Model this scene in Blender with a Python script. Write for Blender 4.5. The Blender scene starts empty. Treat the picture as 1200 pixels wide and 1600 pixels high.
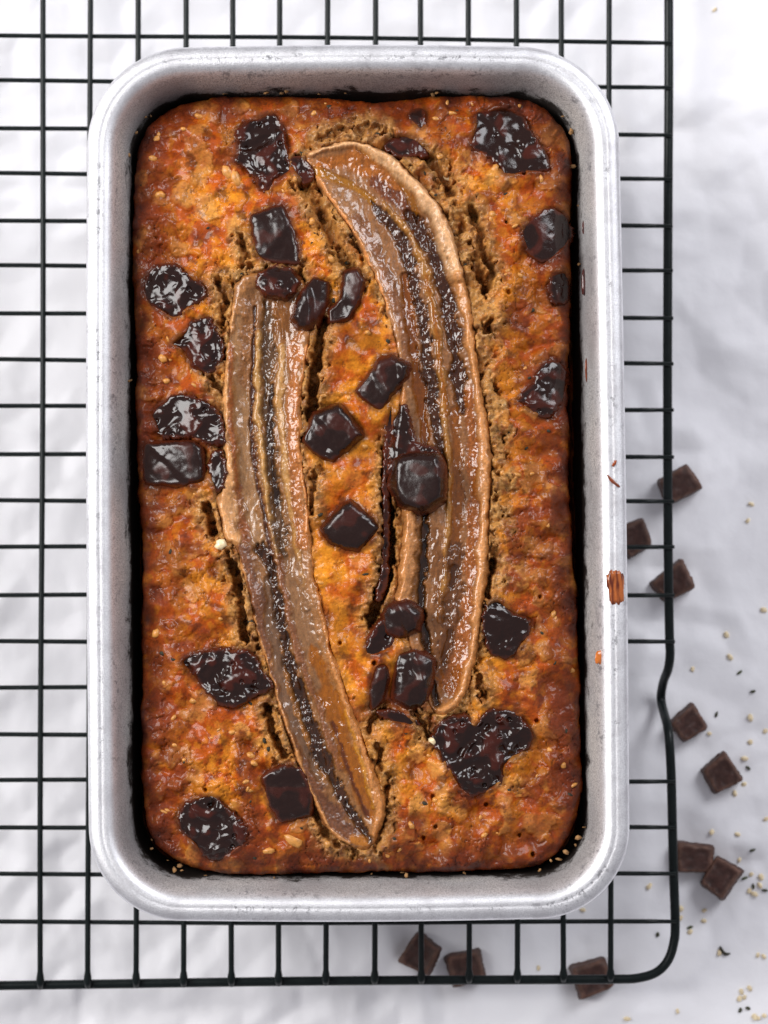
import bpy, math, random
import numpy as np
from mathutils import Vector, Euler

random.seed(7)
rng = np.random.default_rng(7)
sc = bpy.context.scene
MM = 0.001

# ------------------------------------------------------------------ camera
FPX = 3949.0                      # focal length in photo pixels (1200 x 1600)
TILT = math.radians(1.7)
HC = 800.0                        # camera height above the paper, mm
CAM = np.array([0.0, -math.tan(TILT) * (HC - 82.0), HC])
cd = bpy.data.cameras.new('camera')
cam = bpy.data.objects.new('camera', cd)
sc.collection.objects.link(cam)
cam.location = Vector(CAM) * MM
cam.rotation_euler = (TILT, 0, 0)
cd.sensor_fit = 'VERTICAL'
cd.sensor_height = 36.0
cd.sensor_width = 27.0
cd.lens = FPX / 1600.0 * 36.0
cd.clip_start = 0.02
cd.clip_end = 50.0
cd.dof.use_dof = True
cd.dof.focus_distance = (HC - 78.0) * MM
cd.dof.aperture_fstop = 13.0
sc.camera = cam

# ------------------------------------------------------------------ light
w = bpy.data.worlds.new('World')
sc.world = w
w.use_nodes = True
wb = w.node_tree.nodes['Background']
wb.inputs[0].default_value = (0.94, 0.92, 1.0, 1)
wb.inputs[1].default_value = 0.32


def area(name, loc, size, size_y, power, col):
    ld = bpy.data.lights.new(name, 'AREA')
    ld.shape = 'RECTANGLE'
    ld.size, ld.size_y, ld.energy, ld.color = size, size_y, power, col
    o = bpy.data.objects.new(name, ld)
    sc.collection.objects.link(o)
    o.location = loc
    o.rotation_euler = (Vector((0, 0, 0.05)) - Vector(loc)).to_track_quat('-Z', 'Y').to_euler()
    return o


area('window_light', (-0.80, 0.30, 0.82), 0.55, 0.75, 14.5, (1.0, 0.985, 0.97))
area('fill_light', (0.72, 0.70, 0.85), 0.5, 0.6, 8.5, (0.95, 0.96, 1.0))
sc.view_settings.view_transform = 'Standard'
sc.view_settings.look = 'None'
sc.view_settings.exposure = 0.08
sc.view_settings.gamma = 1.0
sc.render.engine = 'CYCLES'
sc.cycles.max_bounces = 8


# ------------------------------------------------------------------ helpers
def P(px, py, z):
    """world point (mm) on height z that stands at photo pixel (px, py)"""
    px = np.asarray(px, float); py = np.asarray(py, float); z = np.asarray(z, float)
    dx = (px - 600.0) / FPX
    dy = (800.0 - py) / FPX
    ct, st = math.cos(TILT), math.sin(TILT)
    wy = dy * ct + st
    wz = dy * st - ct
    t = (z - CAM[2]) / wz
    x = CAM[0] + dx * t
    y = CAM[1] + wy * t
    return np.stack([x + 0 * z, y + 0 * z, z + 0 * x], -1)


def lin(r, g, b):
    c = np.array([r, g, b], float) / 255.0
    return np.where(c <= 0.04045, c / 12.92, ((c + 0.055) / 1.055) ** 2.4)


def ss(a, b, x):
    t = np.clip((x - a) / (b - a), 0, 1)
    return t * t * (3 - 2 * t)


def hsh(ix, iy, seed):
    h = (ix.astype(np.int64) * 374761393 + iy.astype(np.int64) * 668265263 + seed * 982451653) & 0xffffffff
    h = ((h ^ (h >> 13)) * 1274126177) & 0xffffffff
    h = ((h ^ (h >> 16)) * 2246822519) & 0xffffffff
    h = h ^ (h >> 15)
    return (h & 0xffffff) / float(0xffffff)


def vn(x, y, seed=0):
    ix = np.floor(x); iy = np.floor(y)
    fx = x - ix; fy = y - iy
    u = fx * fx * fx * (fx * (fx * 6 - 15) + 10)
    v = fy * fy * fy * (fy * (fy * 6 - 15) + 10)

    def g(ox, oy):
        a = hsh(ix + ox, iy + oy, seed) * 2 * math.pi
        return np.cos(a) * (fx - ox) + np.sin(a) * (fy - oy)
    n0 = g(0, 0) * (1 - u) + g(1, 0) * u
    n1 = g(0, 1) * (1 - u) + g(1, 1) * u
    return (n0 * (1 - v) + n1 * v) * 1.5


def fbm(x, y, octv=4, seed=0, gain=0.5):
    s = 0; a = 1.0; t = 0
    for i in range(octv):
        s = s + a * vn(x * 2 ** i + 17.3 * i, y * 2 ** i - 9.1 * i, seed + i * 31)
        t += a; a *= gain
    return s / t * 1.6


def worley(x, y, seed=0):
    ix = np.floor(x); iy = np.floor(y)
    f1 = np.full(x.shape, 9.0); f2 = np.full(x.shape, 9.0); idr = np.zeros(x.shape)
    for ox in (-1, 0, 1):
        for oy in (-1, 0, 1):
            cx, cy = ix + ox, iy + oy
            d = np.hypot(cx + hsh(cx, cy, seed) - x, cy + hsh(cx, cy, seed + 77) - y)
            closer = d < f1
            f2 = np.where(closer, f1, np.minimum(f2, d))
            idr = np.where(closer, hsh(cx, cy, seed + 191), idr)
            f1 = np.where(closer, d, f1)
    return f1, f2, idr


def smooth_poly(pts, n=6, closed=True):
    p = np.array(pts, float)
    m = len(p)
    out = []
    for i in range(m if closed else m - 1):
        if closed:
            a, b, c, d = p[(i - 1) % m], p[i], p[(i + 1) % m], p[(i + 2) % m]
        else:
            a, b, c, d = p[max(i - 1, 0)], p[i], p[i + 1], p[min(i + 2, m - 1)]
        for k in range(n):
            t = k / n
            out.append(0.5 * (2 * b + (c - a) * t + (2 * a - 5 * b + 4 * c - d) * t * t + (3 * b - a - 3 * c + d) * t ** 3))
    if not closed:
        out.append(p[-1])
    return np.array(out)


def line_dist(x, y, pts, closed=False, want_t=False):
    p = np.asarray(pts, float)
    d = np.full(x.shape, 1e9); tt = np.zeros(x.shape)
    m = len(p)
    rngi = range(m if closed else m - 1)
    for i in rngi:
        a, b = p[i], p[(i + 1) % m]
        ex, ey = b - a
        L = ex * ex + ey * ey + 1e-9
        t = np.clip(((x - a[0]) * ex + (y - a[1]) * ey) / L, 0, 1)
        dd = np.hypot(x - a[0] - t * ex, y - a[1] - t * ey)
        if want_t:
            tt = np.where(dd < d, (i + t) / max(1, m - 1), tt)
        d = np.minimum(d, dd)
    return (d, tt) if want_t else d


def sdf(x, y, pts):
    """inside positive, pixels"""
    p = np.asarray(pts, float)
    d = line_dist(x, y, p, True)
    ins = np.zeros(x.shape, bool)
    m = len(p)
    for i in range(m):
        (x0, y0), (x1, y1) = p[i], p[(i + 1) % m]
        if y0 == y1:
            continue
        c = (y0 > y) != (y1 > y)
        ins ^= c & (x < (x1 - x0) * (y - y0) / (y1 - y0) + x0)
    return np.where(ins, d, -d)


def new_mesh(name, V, F, mat=None, parent=None, smooth=True, cols=None, rough=None):
    me = bpy.data.meshes.new(name)
    V = np.asarray(V, float).reshape(-1, 3) * MM
    if isinstance(F, np.ndarray):
        nf, k = F.shape
        me.vertices.add(len(V)); me.vertices.foreach_set('co', V.ravel())
        me.loops.add(nf * k); me.loops.foreach_set('vertex_index', F.astype(np.int32).ravel())
        me.polygons.add(nf)
        me.polygons.foreach_set('loop_start', (np.arange(nf) * k).astype(np.int32))
        me.polygons.foreach_set('loop_total', np.full(nf, k, np.int32))
        me.update(calc_edges=True)
    else:
        me.from_pydata([tuple(v) for v in V], [], F)
    if smooth:
        me.polygons.foreach_set('use_smooth', [True] * len(me.polygons))
    if cols is not None:
        a = me.attributes.new('Col', 'FLOAT_COLOR', 'POINT')
        c4 = np.ones((len(V), 4)); c4[:, :3] = cols
        a.data.foreach_set('color', c4.ravel())
    if rough is not None:
        a = me.attributes.new('Rough', 'FLOAT', 'POINT')
        a.data.foreach_set('value', np.asarray(rough, float).ravel())
    o = bpy.data.objects.new(name, me)
    sc.collection.objects.link(o)
    if mat:
        me.materials.append(mat)
    if parent:
        o.parent = parent
    me.update()
    return o


def empty(name, loc_mm):
    o = bpy.data.objects.new(name, None)
    sc.collection.objects.link(o)
    o.empty_display_size = 0.01
    o.location = Vector(loc_mm) * MM
    return o


def adopt(child, par):
    child.parent = par
    child.matrix_parent_inverse = par.matrix_basis.inverted()


def tag(o, label, cat=None, group=None, kind=None):
    o['label'] = label
    if cat: o['category'] = cat
    if group: o['group'] = group
    if kind: o['kind'] = kind
    return o


def grid_faces(keep):
    """keep: (ny,nx) bool of usable vertices -> quads"""
    ny, nx = keep.shape
    idx = np.arange(ny * nx).reshape(ny, nx)
    a, b, c, d = idx[:-1, :-1], idx[:-1, 1:], idx[1:, 1:], idx[1:, :-1]
    ok = keep[:-1, :-1] & keep[:-1, 1:] & keep[1:, 1:] & keep[1:, :-1]
    return np.stack([d[ok], c[ok], b[ok], a[ok]], -1)


def compact(V, F, *attrs):
    used = np.zeros(len(V), bool); used[F.ravel()] = True
    mp = np.cumsum(used) - 1
    return (V[used], mp[F]) + tuple(a[used] for a in attrs)


def tube(path, r, n=10, cap=True):
    p = np.asarray(path, float)
    m = len(p)
    r = np.broadcast_to(np.asarray(r, float), (m,))
    tg = np.gradient(p, axis=0)
    tg /= np.linalg.norm(tg, axis=1)[:, None] + 1e-12
    up = np.array([0, 0, 1.0])
    V = []
    for i in range(m):
        u = up if abs(tg[i] @ up) < 0.95 else np.array([1.0, 0, 0])
        s = np.cross(tg[i], u); s /= np.linalg.norm(s)
        q = np.cross(s, tg[i])
        for k in range(n):
            a = 2 * math.pi * k / n
            V.append(p[i] + r[i] * (math.cos(a) * s + math.sin(a) * q))
    F = []
    for i in range(m - 1):
        for k in range(n):
            k2 = (k + 1) % n
            F.append((i * n + k, i * n + k2, (i + 1) * n + k2, (i + 1) * n + k))
    if cap:
        F.append(tuple(range(n))[::-1]); F.append(tuple((m - 1) * n + k for k in range(n)))
    return V, F


# ------------------------------------------------------------------ materials
class NT:
    def __init__(self, name):
        self.m = bpy.data.materials.new(name)
        self.m.use_nodes = True
        self.t = self.m.node_tree
        self.b = self.t.nodes['Principled BSDF']

    def n(self, kind, **kw):
        x = self.t.nodes.new(kind)
        for k, v in kw.items():
            if k in x.inputs:
                x.inputs[k].default_value = v
            else:
                setattr(x, k, v)
        return x

    def l(self, a, b):
        self.t.links.new(a, b)

    def coord(self, scale=1.0):
        tc = self.n('ShaderNodeTexCoord')
        mp = self.n('ShaderNodeMapping')
        mp.inputs['Scale'].default_value = (scale,) * 3 if np.isscalar(scale) else scale
        self.l(tc.outputs['Object'], mp.inputs[0])
        return mp.outputs[0]

    def noise(self, co, scale, detail=3, rough=0.5, dist=0.0):
        x = self.n('ShaderNodeTexNoise')
        x.inputs['Scale'].default_value = scale
        x.inputs['Detail'].default_value = detail
        x.inputs['Roughness'].default_value = rough
        x.inputs['Distortion'].default_value = dist
        self.l(co, x.inputs['Vector'])
        return x.outputs[0]

    def ramp(self, fac, stops):
        r = self.n('ShaderNodeValToRGB')
        el = r.color_ramp.elements
        while len(el) < len(stops):
            el.new(0.5)
        for e, (p, c) in zip(el, stops):
            e.position = p
            e.color = (*c, 1) if len(c) == 3 else c
        self.l(fac, r.inputs[0])
        return r.outputs[0]

    def mix(self, fac, a, b, mode='MIX'):
        x = self.n('ShaderNodeMix', data_type='RGBA', blend_type=mode)
        for s, v in ((x.inputs[0], fac), (x.inputs[6], a), (x.inputs[7], b)):
            if hasattr(v, 'links'):
                self.l(v, s)
            else:
                s.default_value = v if np.isscalar(v) else (*v, 1)[:4]
        return x.outputs[2]

    def math(self, op, a, b=None):
        x = self.n('ShaderNodeMath', operation=op)
        for s, v in zip(x.inputs, (a, b)):
            if v is None: continue
            if hasattr(v, 'links'): self.l(v, s)
            else: s.default_value = v
        return x.outputs[0]

    def bump(self, h, strength, dist):
        x = self.n('ShaderNodeBump')
        x.inputs['Strength'].default_value = strength
        x.inputs['Distance'].default_value = dist
        self.l(h, x.inputs['Height'])
        self.l(x.outputs[0], self.b.inputs['Normal'])
        return x


def set_in(b, **kw):
    for k, v in kw.items():
        b.inputs[k.replace('_', ' ')].default_value = v


def mat_food(name, bump_scale, bump_d, coat=0.0, coat_r=0.1, sss=0.0, spec=0.5, vary=0.12):
    k = NT(name)
    co = k.coord()
    a = k.n('ShaderNodeAttribute', attribute_name='Col')
    r = k.n('ShaderNodeAttribute', attribute_name='Rough')
    nz = k.noise(co, bump_scale, 4, 0.6)
    v = k.ramp(nz, [(0.3, (1 - vary,) * 3), (0.7, (1 + vary,) * 3)])
    k.l(k.mix(1.0, a.outputs['Color'], v, 'MULTIPLY'), k.b.inputs['Base Color'])
    rr = k.math('ADD', r.outputs['Fac'], k.math('MULTIPLY', k.math('SUBTRACT', nz, 0.5), 0.25))
    k.l(rr, k.b.inputs['Roughness'])
    k.bump(nz, 1.0, bump_d)
    set_in(k.b, Coat_Weight=coat, Coat_Roughness=coat_r, Specular_IOR_Level=spec)
    if sss:
        set_in(k.b, Subsurface_Weight=sss, Subsurface_Scale=0.0015)
        k.b.inputs['Subsurface Radius'].default_value = (1.0, 0.45, 0.2)
    return k.m


M_crust = mat_food('baked_crust', 1500, 0.00013, coat=0.24, coat_r=0.12, sss=0.08, vary=0.2, spec=0.18)
M_banana = mat_food('baked_banana', 2200, 0.00005, coat=0.4, coat_r=0.06, sss=0.12)
M_choc = mat_food('melted_chocolate', 1800, 0.00003, coat=0.0, coat_r=0.05, spec=0.45)


def mat_loose():
    k = NT('solid_chocolate')
    co = k.coord()
    a = k.n('ShaderNodeAttribute', attribute_name='Col')
    nz = k.noise(co, 500, 4, 0.65)
    v = k.ramp(nz, [(0.35, (0.7,) * 3), (0.7, (1.35,) * 3)])
    k.l(k.mix(1.0, a.outputs['Color'], v, 'MULTIPLY'), k.b.inputs['Base Color'])
    set_in(k.b, Roughness=0.55, Specular_IOR_Level=0.35)
    k.bump(nz, 0.8, 0.0003)
    return k.m


def mat_paper():
    k = NT('crumpled_parchment')
    co = k.coord()
    n1 = k.noise(co, 9, 4)
    k.l(k.ramp(n1, [(0.3, (0.85, 0.845, 0.875)), (0.7, (0.89, 0.885, 0.91))]), k.b.inputs['Base Color'])
    set_in(k.b, Roughness=0.6, Specular_IOR_Level=0.3)
    k.bump(k.noise(co, 420, 3, 0.5), 0.3, 0.0003)
    return k.m


def mat_wire():
    k = NT('dark_coated_wire')
    co = k.coord()
    n1 = k.noise(co, 300, 3)
    k.l(k.ramp(n1, [(0.3, (0.003, 0.006, 0.006)), (0.75, (0.007, 0.011, 0.011))]), k.b.inputs['Base Color'])
    set_in(k.b, Roughness=0.33, Specular_IOR_Level=0.22)
    k.bump(k.noise(co, 900, 2), 0.3, 0.0002)
    return k.m


def mat_pan():
    k = NT('worn_aluminium')
    co = k.coord()
    g = k.n('ShaderNodeNewGeometry')
    sep = k.n('ShaderNodeSeparateXYZ')
    k.l(g.outputs['Position'], sep.inputs[0])
    fine = k.noise(co, 2600, 2, 0.7)
    mid = k.noise(co, 130, 5, 0.65)
    big = k.noise(co, 28, 4, 0.6)
    base = k.ramp(fine, [(0.30, (0.70, 0.70, 0.72)), (0.62, (0.87, 0.87, 0.89))])
    base = k.mix(k.ramp(mid, [(0.45, (0, 0, 0)), (0.75, (1, 1, 1))]), base, (0.62, 0.61, 0.63))
    # grey, matt film inside the pan (attribute 'Film' drives it)
    film = k.n('ShaderNodeAttribute', attribute_name='Film').outputs['Fac']
    fcol = k.ramp(big, [(0.33, (0.40, 0.38, 0.385)), (0.5, (0.58, 0.565, 0.56)), (0.68, (0.74, 0.71, 0.67))])
    fcol = k.mix(k.ramp(fine, [(0.35, (1, 1, 1)), (0.55, (0, 0, 0))]), fcol, (0.26, 0.245, 0.24))
    base = k.mix(film, base, fcol)
    # baked-on residue with a ragged upper edge
    zz = k.math('MULTIPLY', sep.outputs['Z'], 1000.0)
    burn = k.n('ShaderNodeAttribute', attribute_name='Burn').outputs['Fac']
    t = k.math('ADD', burn, k.math('MULTIPLY', k.math('SUBTRACT', k.noise(co, 95, 6, 0.75), 0.5), 1.9))
    t = k.math('ADD', t, k.math('MULTIPLY', k.math('SUBTRACT', fine, 0.5), 0.7))
    bmask = k.ramp(t, [(0.46, (0, 0, 0)), (0.62, (1, 1, 1))])
    base = k.mix(bmask, base, (0.020, 0.014, 0.011))
    # scratches / scuffs: stretched dark flecks
    scuff = k.n('ShaderNodeAttribute', attribute_name='Scuff').outputs['Fac']
    sn = k.noise(co, 420, 4, 0.75)
    sn2 = k.noise(co, 40, 3, 0.6)
    smask = k.math('MULTIPLY', k.ramp(sn, [(0.54, (0, 0, 0)), (0.60, (1, 1, 1))]),
                   k.ramp(sn2, [(0.44, (0, 0, 0)), (0.58, (1, 1, 1))]))
    smask = k.math('MULTIPLY', smask, scuff)
    base = k.mix(k.math('MULTIPLY', smask, 0.7), base, (0.14, 0.14, 0.155))
    k.l(base, k.b.inputs['Base Color'])
    met = k.math('SUBTRACT', 0.9, k.math('ADD', k.math('MULTIPLY', bmask, 0.9), k.math('MULTIPLY', film, 0.45)))
    k.l(met, k.b.inputs['Metallic'])
    ro = k.math('ADD', 0.34, k.math('MULTIPLY', fine, 0.25))
    ro = k.math('ADD', ro, k.math('MULTIPLY', film, 0.2))
    k.l(ro, k.b.inputs['Roughness'])
    k.bump(fine, 0.5, 0.00018)
    return k.m


def mat_plain(name, c, rough, coat=0.0, var=0.25, scale=700, bump=0.0002):
    k = NT(name)
    co = k.coord()
    nz = k.noise(co, scale, 3)
    c = np.array(c)
    k.l(k.ramp(nz, [(0.3, tuple(c * (1 - var))), (0.7, tuple(np.minimum(c * (1 + var), 1)))]), k.b.inputs['Base Color'])
    set_in(k.b, Roughness=rough, Coat_Weight=coat, Coat_Roughness=0.08)
    k.bump(nz, 0.6, bump)
    return k.m


M_loose = mat_loose()
M_paper = mat_paper()
M_wire = mat_wire()
M_pan = mat_pan()
M_oat = mat_plain('oat', lin(196, 134, 62), 0.45, 0.1)
M_nut = mat_plain('pale_oat', lin(238, 212, 168), 0.4, 0.2)
M_crumb = mat_plain('pale_crumb', lin(240, 216, 178), 0.6)
M_herb = mat_plain('dark_green_seed', lin(40, 36, 20), 0.75)
M_herb3 = mat_plain('olive_seed', lin(62, 64, 42), 0.6)
M_herb2 = mat_plain('green_seed', lin(70, 78, 40), 0.5)
M_caramel = mat_plain('caramel', lin(140, 62, 20), 0.15, 0.8, 0.5, 350)
M_caramel2 = mat_plain('amber_caramel', lin(205, 112, 38), 0.2, 0.6)
M_drip = mat_plain('dark_drip', lin(78, 22, 12), 0.15, 0.8, 0.4)

# ------------------------------------------------------------------ paper
def tri(x, y, seed):
    """piecewise flat facets: random heights on a triangle lattice"""
    k = (x + y) * 0.3660254
    i = np.floor(x + k); j = np.floor(y + k)
    fx = x + k - i; fy = y + k - j
    a = hsh(i, j, seed); d = hsh(i + 1, j + 1, seed); b = hsh(i + 1, j, seed); c = hsh(i, j + 1, seed)
    return np.where(fx > fy, a + (b - a) * fx + (d - b) * fy, a + (c - a) * fy + (d - c) * fx)


def paper_z(x, y):
    x = np.asarray(x, float); y = np.asarray(y, float)
    wx = x + 6 * fbm(x / 55, y / 55, 2, 5); wy = y + 6 * fbm(x / 55 + 9, y / 55, 2, 6)
    gate = 0.45 + 0.55 * ss(-0.35, 0.35, fbm(x / 90, y / 90, 2, 14))
    h = 3.2 * tri(wx / 40 + 3.3, wy / 52, 11)
    h += 4.2 * tri((wx * 0.8 + wy * 0.6) / 20, (wy * 0.8 - wx * 0.6) / 27, 12) * (0.35 + 0.65 * gate)
    h += 3.6 * tri((wx * 0.5 - wy * 0.86) / 9, (wy * 0.5 + wx * 0.86) / 12, 13) * gate
    h += 0.5 * tri(x / 4.0, y / 4.6, 15) * gate
    return 0.8 - np.log1p(np.exp(-(h - 7.8) * 1.2)) / 1.2 


n = 760
gx = np.linspace(-420, 420, n); gy = np.linspace(-470, 470, n)
X, Y = np.meshgrid(gx, gy)
Z = paper_z(X, Y)
V = np.stack([X, Y, Z], -1).reshape(-1, 3)
F = grid_faces(np.ones((n, n), bool))[:, ::-1]
pp = new_mesh('parchment_paper', V, F, M_paper)
pp['kind'] = 'structure'
pp['label'] = 'crumpled white parchment paper spread under the rack'

# ------------------------------------------------------------------ cooling rack
ZF, RF = 16.0, 1.45           # frame height / radius
ZH, RH = 18.0, 0.72           # cross wires
ZV, RV = 19.4, 0.87           # long wires
rack = empty('cooling_rack', (0, 0, 0))
tag(rack, 'black wire cooling rack under the loaf pan', 'cooling rack')
YL = [-91, -18, 55, 127, 200, 272, 344, 416, 489, 562, 635, 709, 782, 855, 929, 1002, 1074, 1147, 1219, 1292, 1366, 1441]
YR = [-78, -4, 66, 138, 210, 281, 352, 424, 496, 569, 641, 713, 784, 855, 929, 1003, 1075, 1148, 1221, 1292, 1366, 1441]
for a, b in zip(YL, YR):
    xr = 1046 + 8 * (b / 1440.0)
    xl = -330
    short = b in (1075, 1148)
    xe = 962 if short else xr + 3
    ya = a - (b - a) * (330.0 + 60) / 1000
    t = np.linspace(0, 1, 28)
    px = xl + (xe - xl) * t
    yy = np.interp(px, [-330, 60, 1050], [ya, a, b])
    z = np.full_like(t, ZH)
    pts = P(px, yy, z)
    pts[:, 1] += 0.25 * np.sin(px / 170.0 + a)
    rr = np.full(len(t), RH)
    if not short:
        rr[-1] = RH * 0.8
    V, F = tube(pts, rr, 10)
    adopt(new_mesh('cross_wire', V, F, M_wire), rack)
XT = [68 - 74 * k for k in (4, 3, 2, 1)] + [68, 142, 215, 290, 364, 438, 512, 586, 658, 731, 806, 878, 952]
XB = [63 - 74.6 * k for k in (4, 3, 2, 1)] + [63, 138, 212, 286, 361, 436, 510, 585, 659, 733, 808, 881, 955]
for a, b in zip(XT, XB):
    ye = np.interp((a + b) / 2, [0, 985], [1545, 1532])
    py = np.concatenate([np.linspace(-330, 1490, 26), np.linspace(1500, ye, 6)])
    px = np.interp(py, [-330, 30, 1490, 1560], [a + (a - b) * 0.25, a, b, b])
    z = np.interp(py, [-330, 1500, ye - 6, ye], [ZV, ZV, ZV - 1.2, ZV - 1.9])
    pts = P(px, py, z)
    pts[:, 0] += 0.2 * np.sin(py / 210.0 + a)
    rr = np.full(len(py), RV); rr[-3:] = [RV * 1.35, RV * 1.5, RV * 0.9]
    V, F = tube(pts, rr, 10)
    adopt(new_mesh('long_wire', V, F, M_wire), rack)
# frame with a bent foot on the right side
fr = [(1044, -300, ZF), (1045, 100, ZF), (1044, 300, ZF), (1043, 600, ZF), (1044, 850, ZF), (1046, 990, ZF),
      (1047, 1022, ZF - 0.3), (1044, 1045, ZF - 3), (1037, 1064, 6.5), (1033, 1085, 2.2), (1034, 1100, 2.4), (1038, 1116, 7.0), (1043, 1135, ZF - 3),
      (1046, 1160, ZF - 0.4), (1049, 1220, ZF), (1052, 1350, ZF), (1055, 1440, ZF),
      (1053, 1472, ZF), (1044, 1500, ZF), (1026, 1519, ZF), (998, 1528, ZF), (960, 1530, ZF), (800, 1531, ZF), (600, 1532, ZF), (400, 1534, ZF), (200, 1537, ZF), (0, 1540, ZF), (-330, 1545, ZF)]
fr = np.array(smooth_poly([P(a, b, c) for a, b, c in fr], 5, False))
V, F = tube(fr, RF, 14)
adopt(new_mesh('frame', V, F, M_wire), rack)

# ------------------------------------------------------------------ loaf pan
ZR = 84.0                      # rim height
ZB = 20.3                      # pan base stands on the long wires
pan = empty('loaf_pan', P(560, 757, ZB))
tag(pan, 'worn aluminium loaf pan with rounded corners holding the bread', 'loaf pan')
corners = np.array([P(134, 71, ZR), P(967, 69, ZR), P(987, 1437, ZR), P(137, 1442, ZR)])[:, :2]   # TL TR BR BL
RC = [29.0, 29.0, 26.0, 27.0]


def pan_ring(t, nseg=22, nedge=26):
    """rounded quad moved inwards by t mm"""
    c = corners
    cen = c.mean(0)
    lines = []
    for i in range(4):
        a, b = c[i], c[(i + 1) % 4]
        d = (b - a) / np.linalg.norm(b - a)
        nrm = np.array([-d[1], d[0]])
        if (cen - a) @ nrm < 0: nrm = -nrm
        lines.append((a + nrm * t, d, nrm))
    q = []
    for i in range(4):
        p0, d0, _ = lines[i - 1]; p1, d1, _ = lines[i]
        A = np.array([d0, -d1]).T
        s = np.linalg.solve(A, p1 - p0)
        q.append(p0 + d0 * s[0])
    pts = []
    for i in range(4):
        d0, d1 = lines[i - 1][1], lines[i][1]
        r = max(RC[i] - t * 0.92, 6.0)
        ang = math.acos(np.clip(d0 @ d1, -1, 1))
        L = r * math.tan(ang / 2)
        A0 = q[i] - d0 * L
        cc = A0 + (lines[i - 1][2]) * r
        a0 = math.atan2(*(A0 - cc)[::-1])
        B0 = q[i] + d1 * L
        a1 = math.atan2(*(B0 - cc)[::-1])
        da = (a1 - a0 + math.pi) % (2 * math.pi) - math.pi
        for k in range(nseg + 1):
            a = a0 + da * k / nseg
            pts.append(cc + r * np.array([math.cos(a), math.sin(a)]))
    # add points on straight sides
    out = []
    m = nseg + 1
    for i in range(4):
        arc = pts[i * m:(i + 1) * m]
        out += arc
        nx = pts[((i + 1) % 4) * m]
        for k in range(1, nedge):
            f = k / nedge
            pnt = arc[-1] * (1 - f) + nx * f
            bow = 0.5 * math.sin(f * math.pi)       # hand-worn, slightly bowed sides
            pnt = pnt - lines[i][2] * bow
            out.append(pnt)
    return np.array(out)


def sweep(profile, name, closed_end=False):
    V = []; film = []; burn = []; scuff = []
    for (t, dz, fm, bn, sf) in profile:
        ring = pan_ring(t)
        wob = 0.25 * np.sin(np.arange(len(ring)) * 0.21)
        for i, p in enumerate(ring):
            V.append((p[0], p[1], ZR + dz + (wob[i] if dz > -8 else 0)))
            film.append(fm); burn.append(bn); scuff.append(sf)
    m = len(ring)
    F = []
    for j in range(len(profile) - 1):
        for i in range(m):
            i2 = (i + 1) % m
            F.append((j * m + i, j * m + i2, (j + 1) * m + i2, (j + 1) * m + i))
    if closed_end:
        F.append(tuple((len(profile) - 1) * m + i for i in range(m)))
    o = new_mesh(name, V, F, M_pan)
    for nm, vals in (('Film', film), ('Burn', burn), ('Scuff', scuff)):
        a = o.data.attributes.new(nm, 'FLOAT', 'POINT'); a.data.foreach_set('value', np.array(vals, float))
    return o


rim_prof = [(1.9, -5.2, 0, 0, 0), (0.9, -5.0, 0, 0, 0.1), (0.25, -4.0, 0, 0, 0.4), (0.0, -2.9, 0, 0, 0.4), (0.15, -1.9, 0, 0, 0.4), (0.7, -1.0, 0, 0, 0.35),
            (1.5, -0.5, 0, 0, 0.25), (2.4, -0.22, 0, 0, 0.3), (3.2, -0.12, 0, 0, 0.6), (3.7, -0.2, 0, 0, 1.0), (4.0, -0.27, 0, 0, 1.0), (4.3, -0.24, 0, 0, 0.9), (5.0, -0.2, 0, 0, 0.15), (5.8, -0.4, 0.0, 0, 0.1),
            (6.6, -0.85, 0.08, 0, 0.2), (7.3, -1.5, 0.25, 0.0, 0.6), (7.9, -2.4, 0.5, 0.0, 0.9), (8.2, -3.1, 0.7, 0.02, 0.9)]
adopt(sweep(rim_prof, 'rim'), pan)
wall_prof = [(8.2, -3.1, 0.7, 0.02, 0.9), (8.6, -4.2, 0.9, 0.04, 0.8), (9.0, -6, 1, 0.06, 0.5), (9.4, -8, 1, 0.16, 0.4), (9.8, -10, 1, 0.26, 0.3), (10.1, -12, 1, 0.34, 0), (10.5, -14.5, 1, 0.44, 0), (11.0, -18, 1, 0.62, 0),
             (12.0, -28, 1, 1.5, 0), (14.0, -50, 1, 1.5, 0), (15.0, -58, 1, 1.5, 0), (18.0, -61.5, 1, 1.5, 0), (23, -62.4, 1, 1.5, 0)]
adopt(sweep(wall_prof, 'inner_wall', True), pan)
out_prof = [(1.9, -5.2, 0, 0, 0), (4.0, -4.6, 0, 0, 0.2), (7.4, -4.4, 0, 0, 0.3), (8.4, -8, 0.2, 0, 0.3), (9.6, -20, 0.2, 0, 0.3), (13.2, -56, 0.2, 0, 0.4), (14.6, -60.5, 0.3, 0, 0.5), (18, -63.2, 0.3, 0, 0.4), (23, -63.6, 0.3, 0, 0.4)]
adopt(sweep(out_prof, 'outer_wall', True), pan)


# ------------------------------------------------------------------ loaf
S = 5.42                                        # photo pixels per mm at loaf height
outline = smooth_poly([(330, 153), (390, 150), (450, 153), (520, 156), (600, 159), (660, 154), (730, 152), (800, 153), (840, 162), (868, 184), (886, 212), (893, 250),
                       (892, 330), (893, 420), (892, 520), (888, 620), (889, 720), (894, 820), (900, 910), (905, 1010), (908, 1120), (911, 1220), (904, 1268), (886, 1308),
                       (856, 1338), (815, 1354), (750, 1356), (680, 1360), (600, 1357), (520, 1361), (430, 1363), (340, 1362), (285, 1347), (245, 1318), (225, 1278),
                       (219, 1210), (221, 1100), (220, 1000), (219, 880), (216, 790), (212, 680), (211, 560), (207, 440), (206, 320), (211, 250), (229, 204), (266, 170)], 3)


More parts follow.
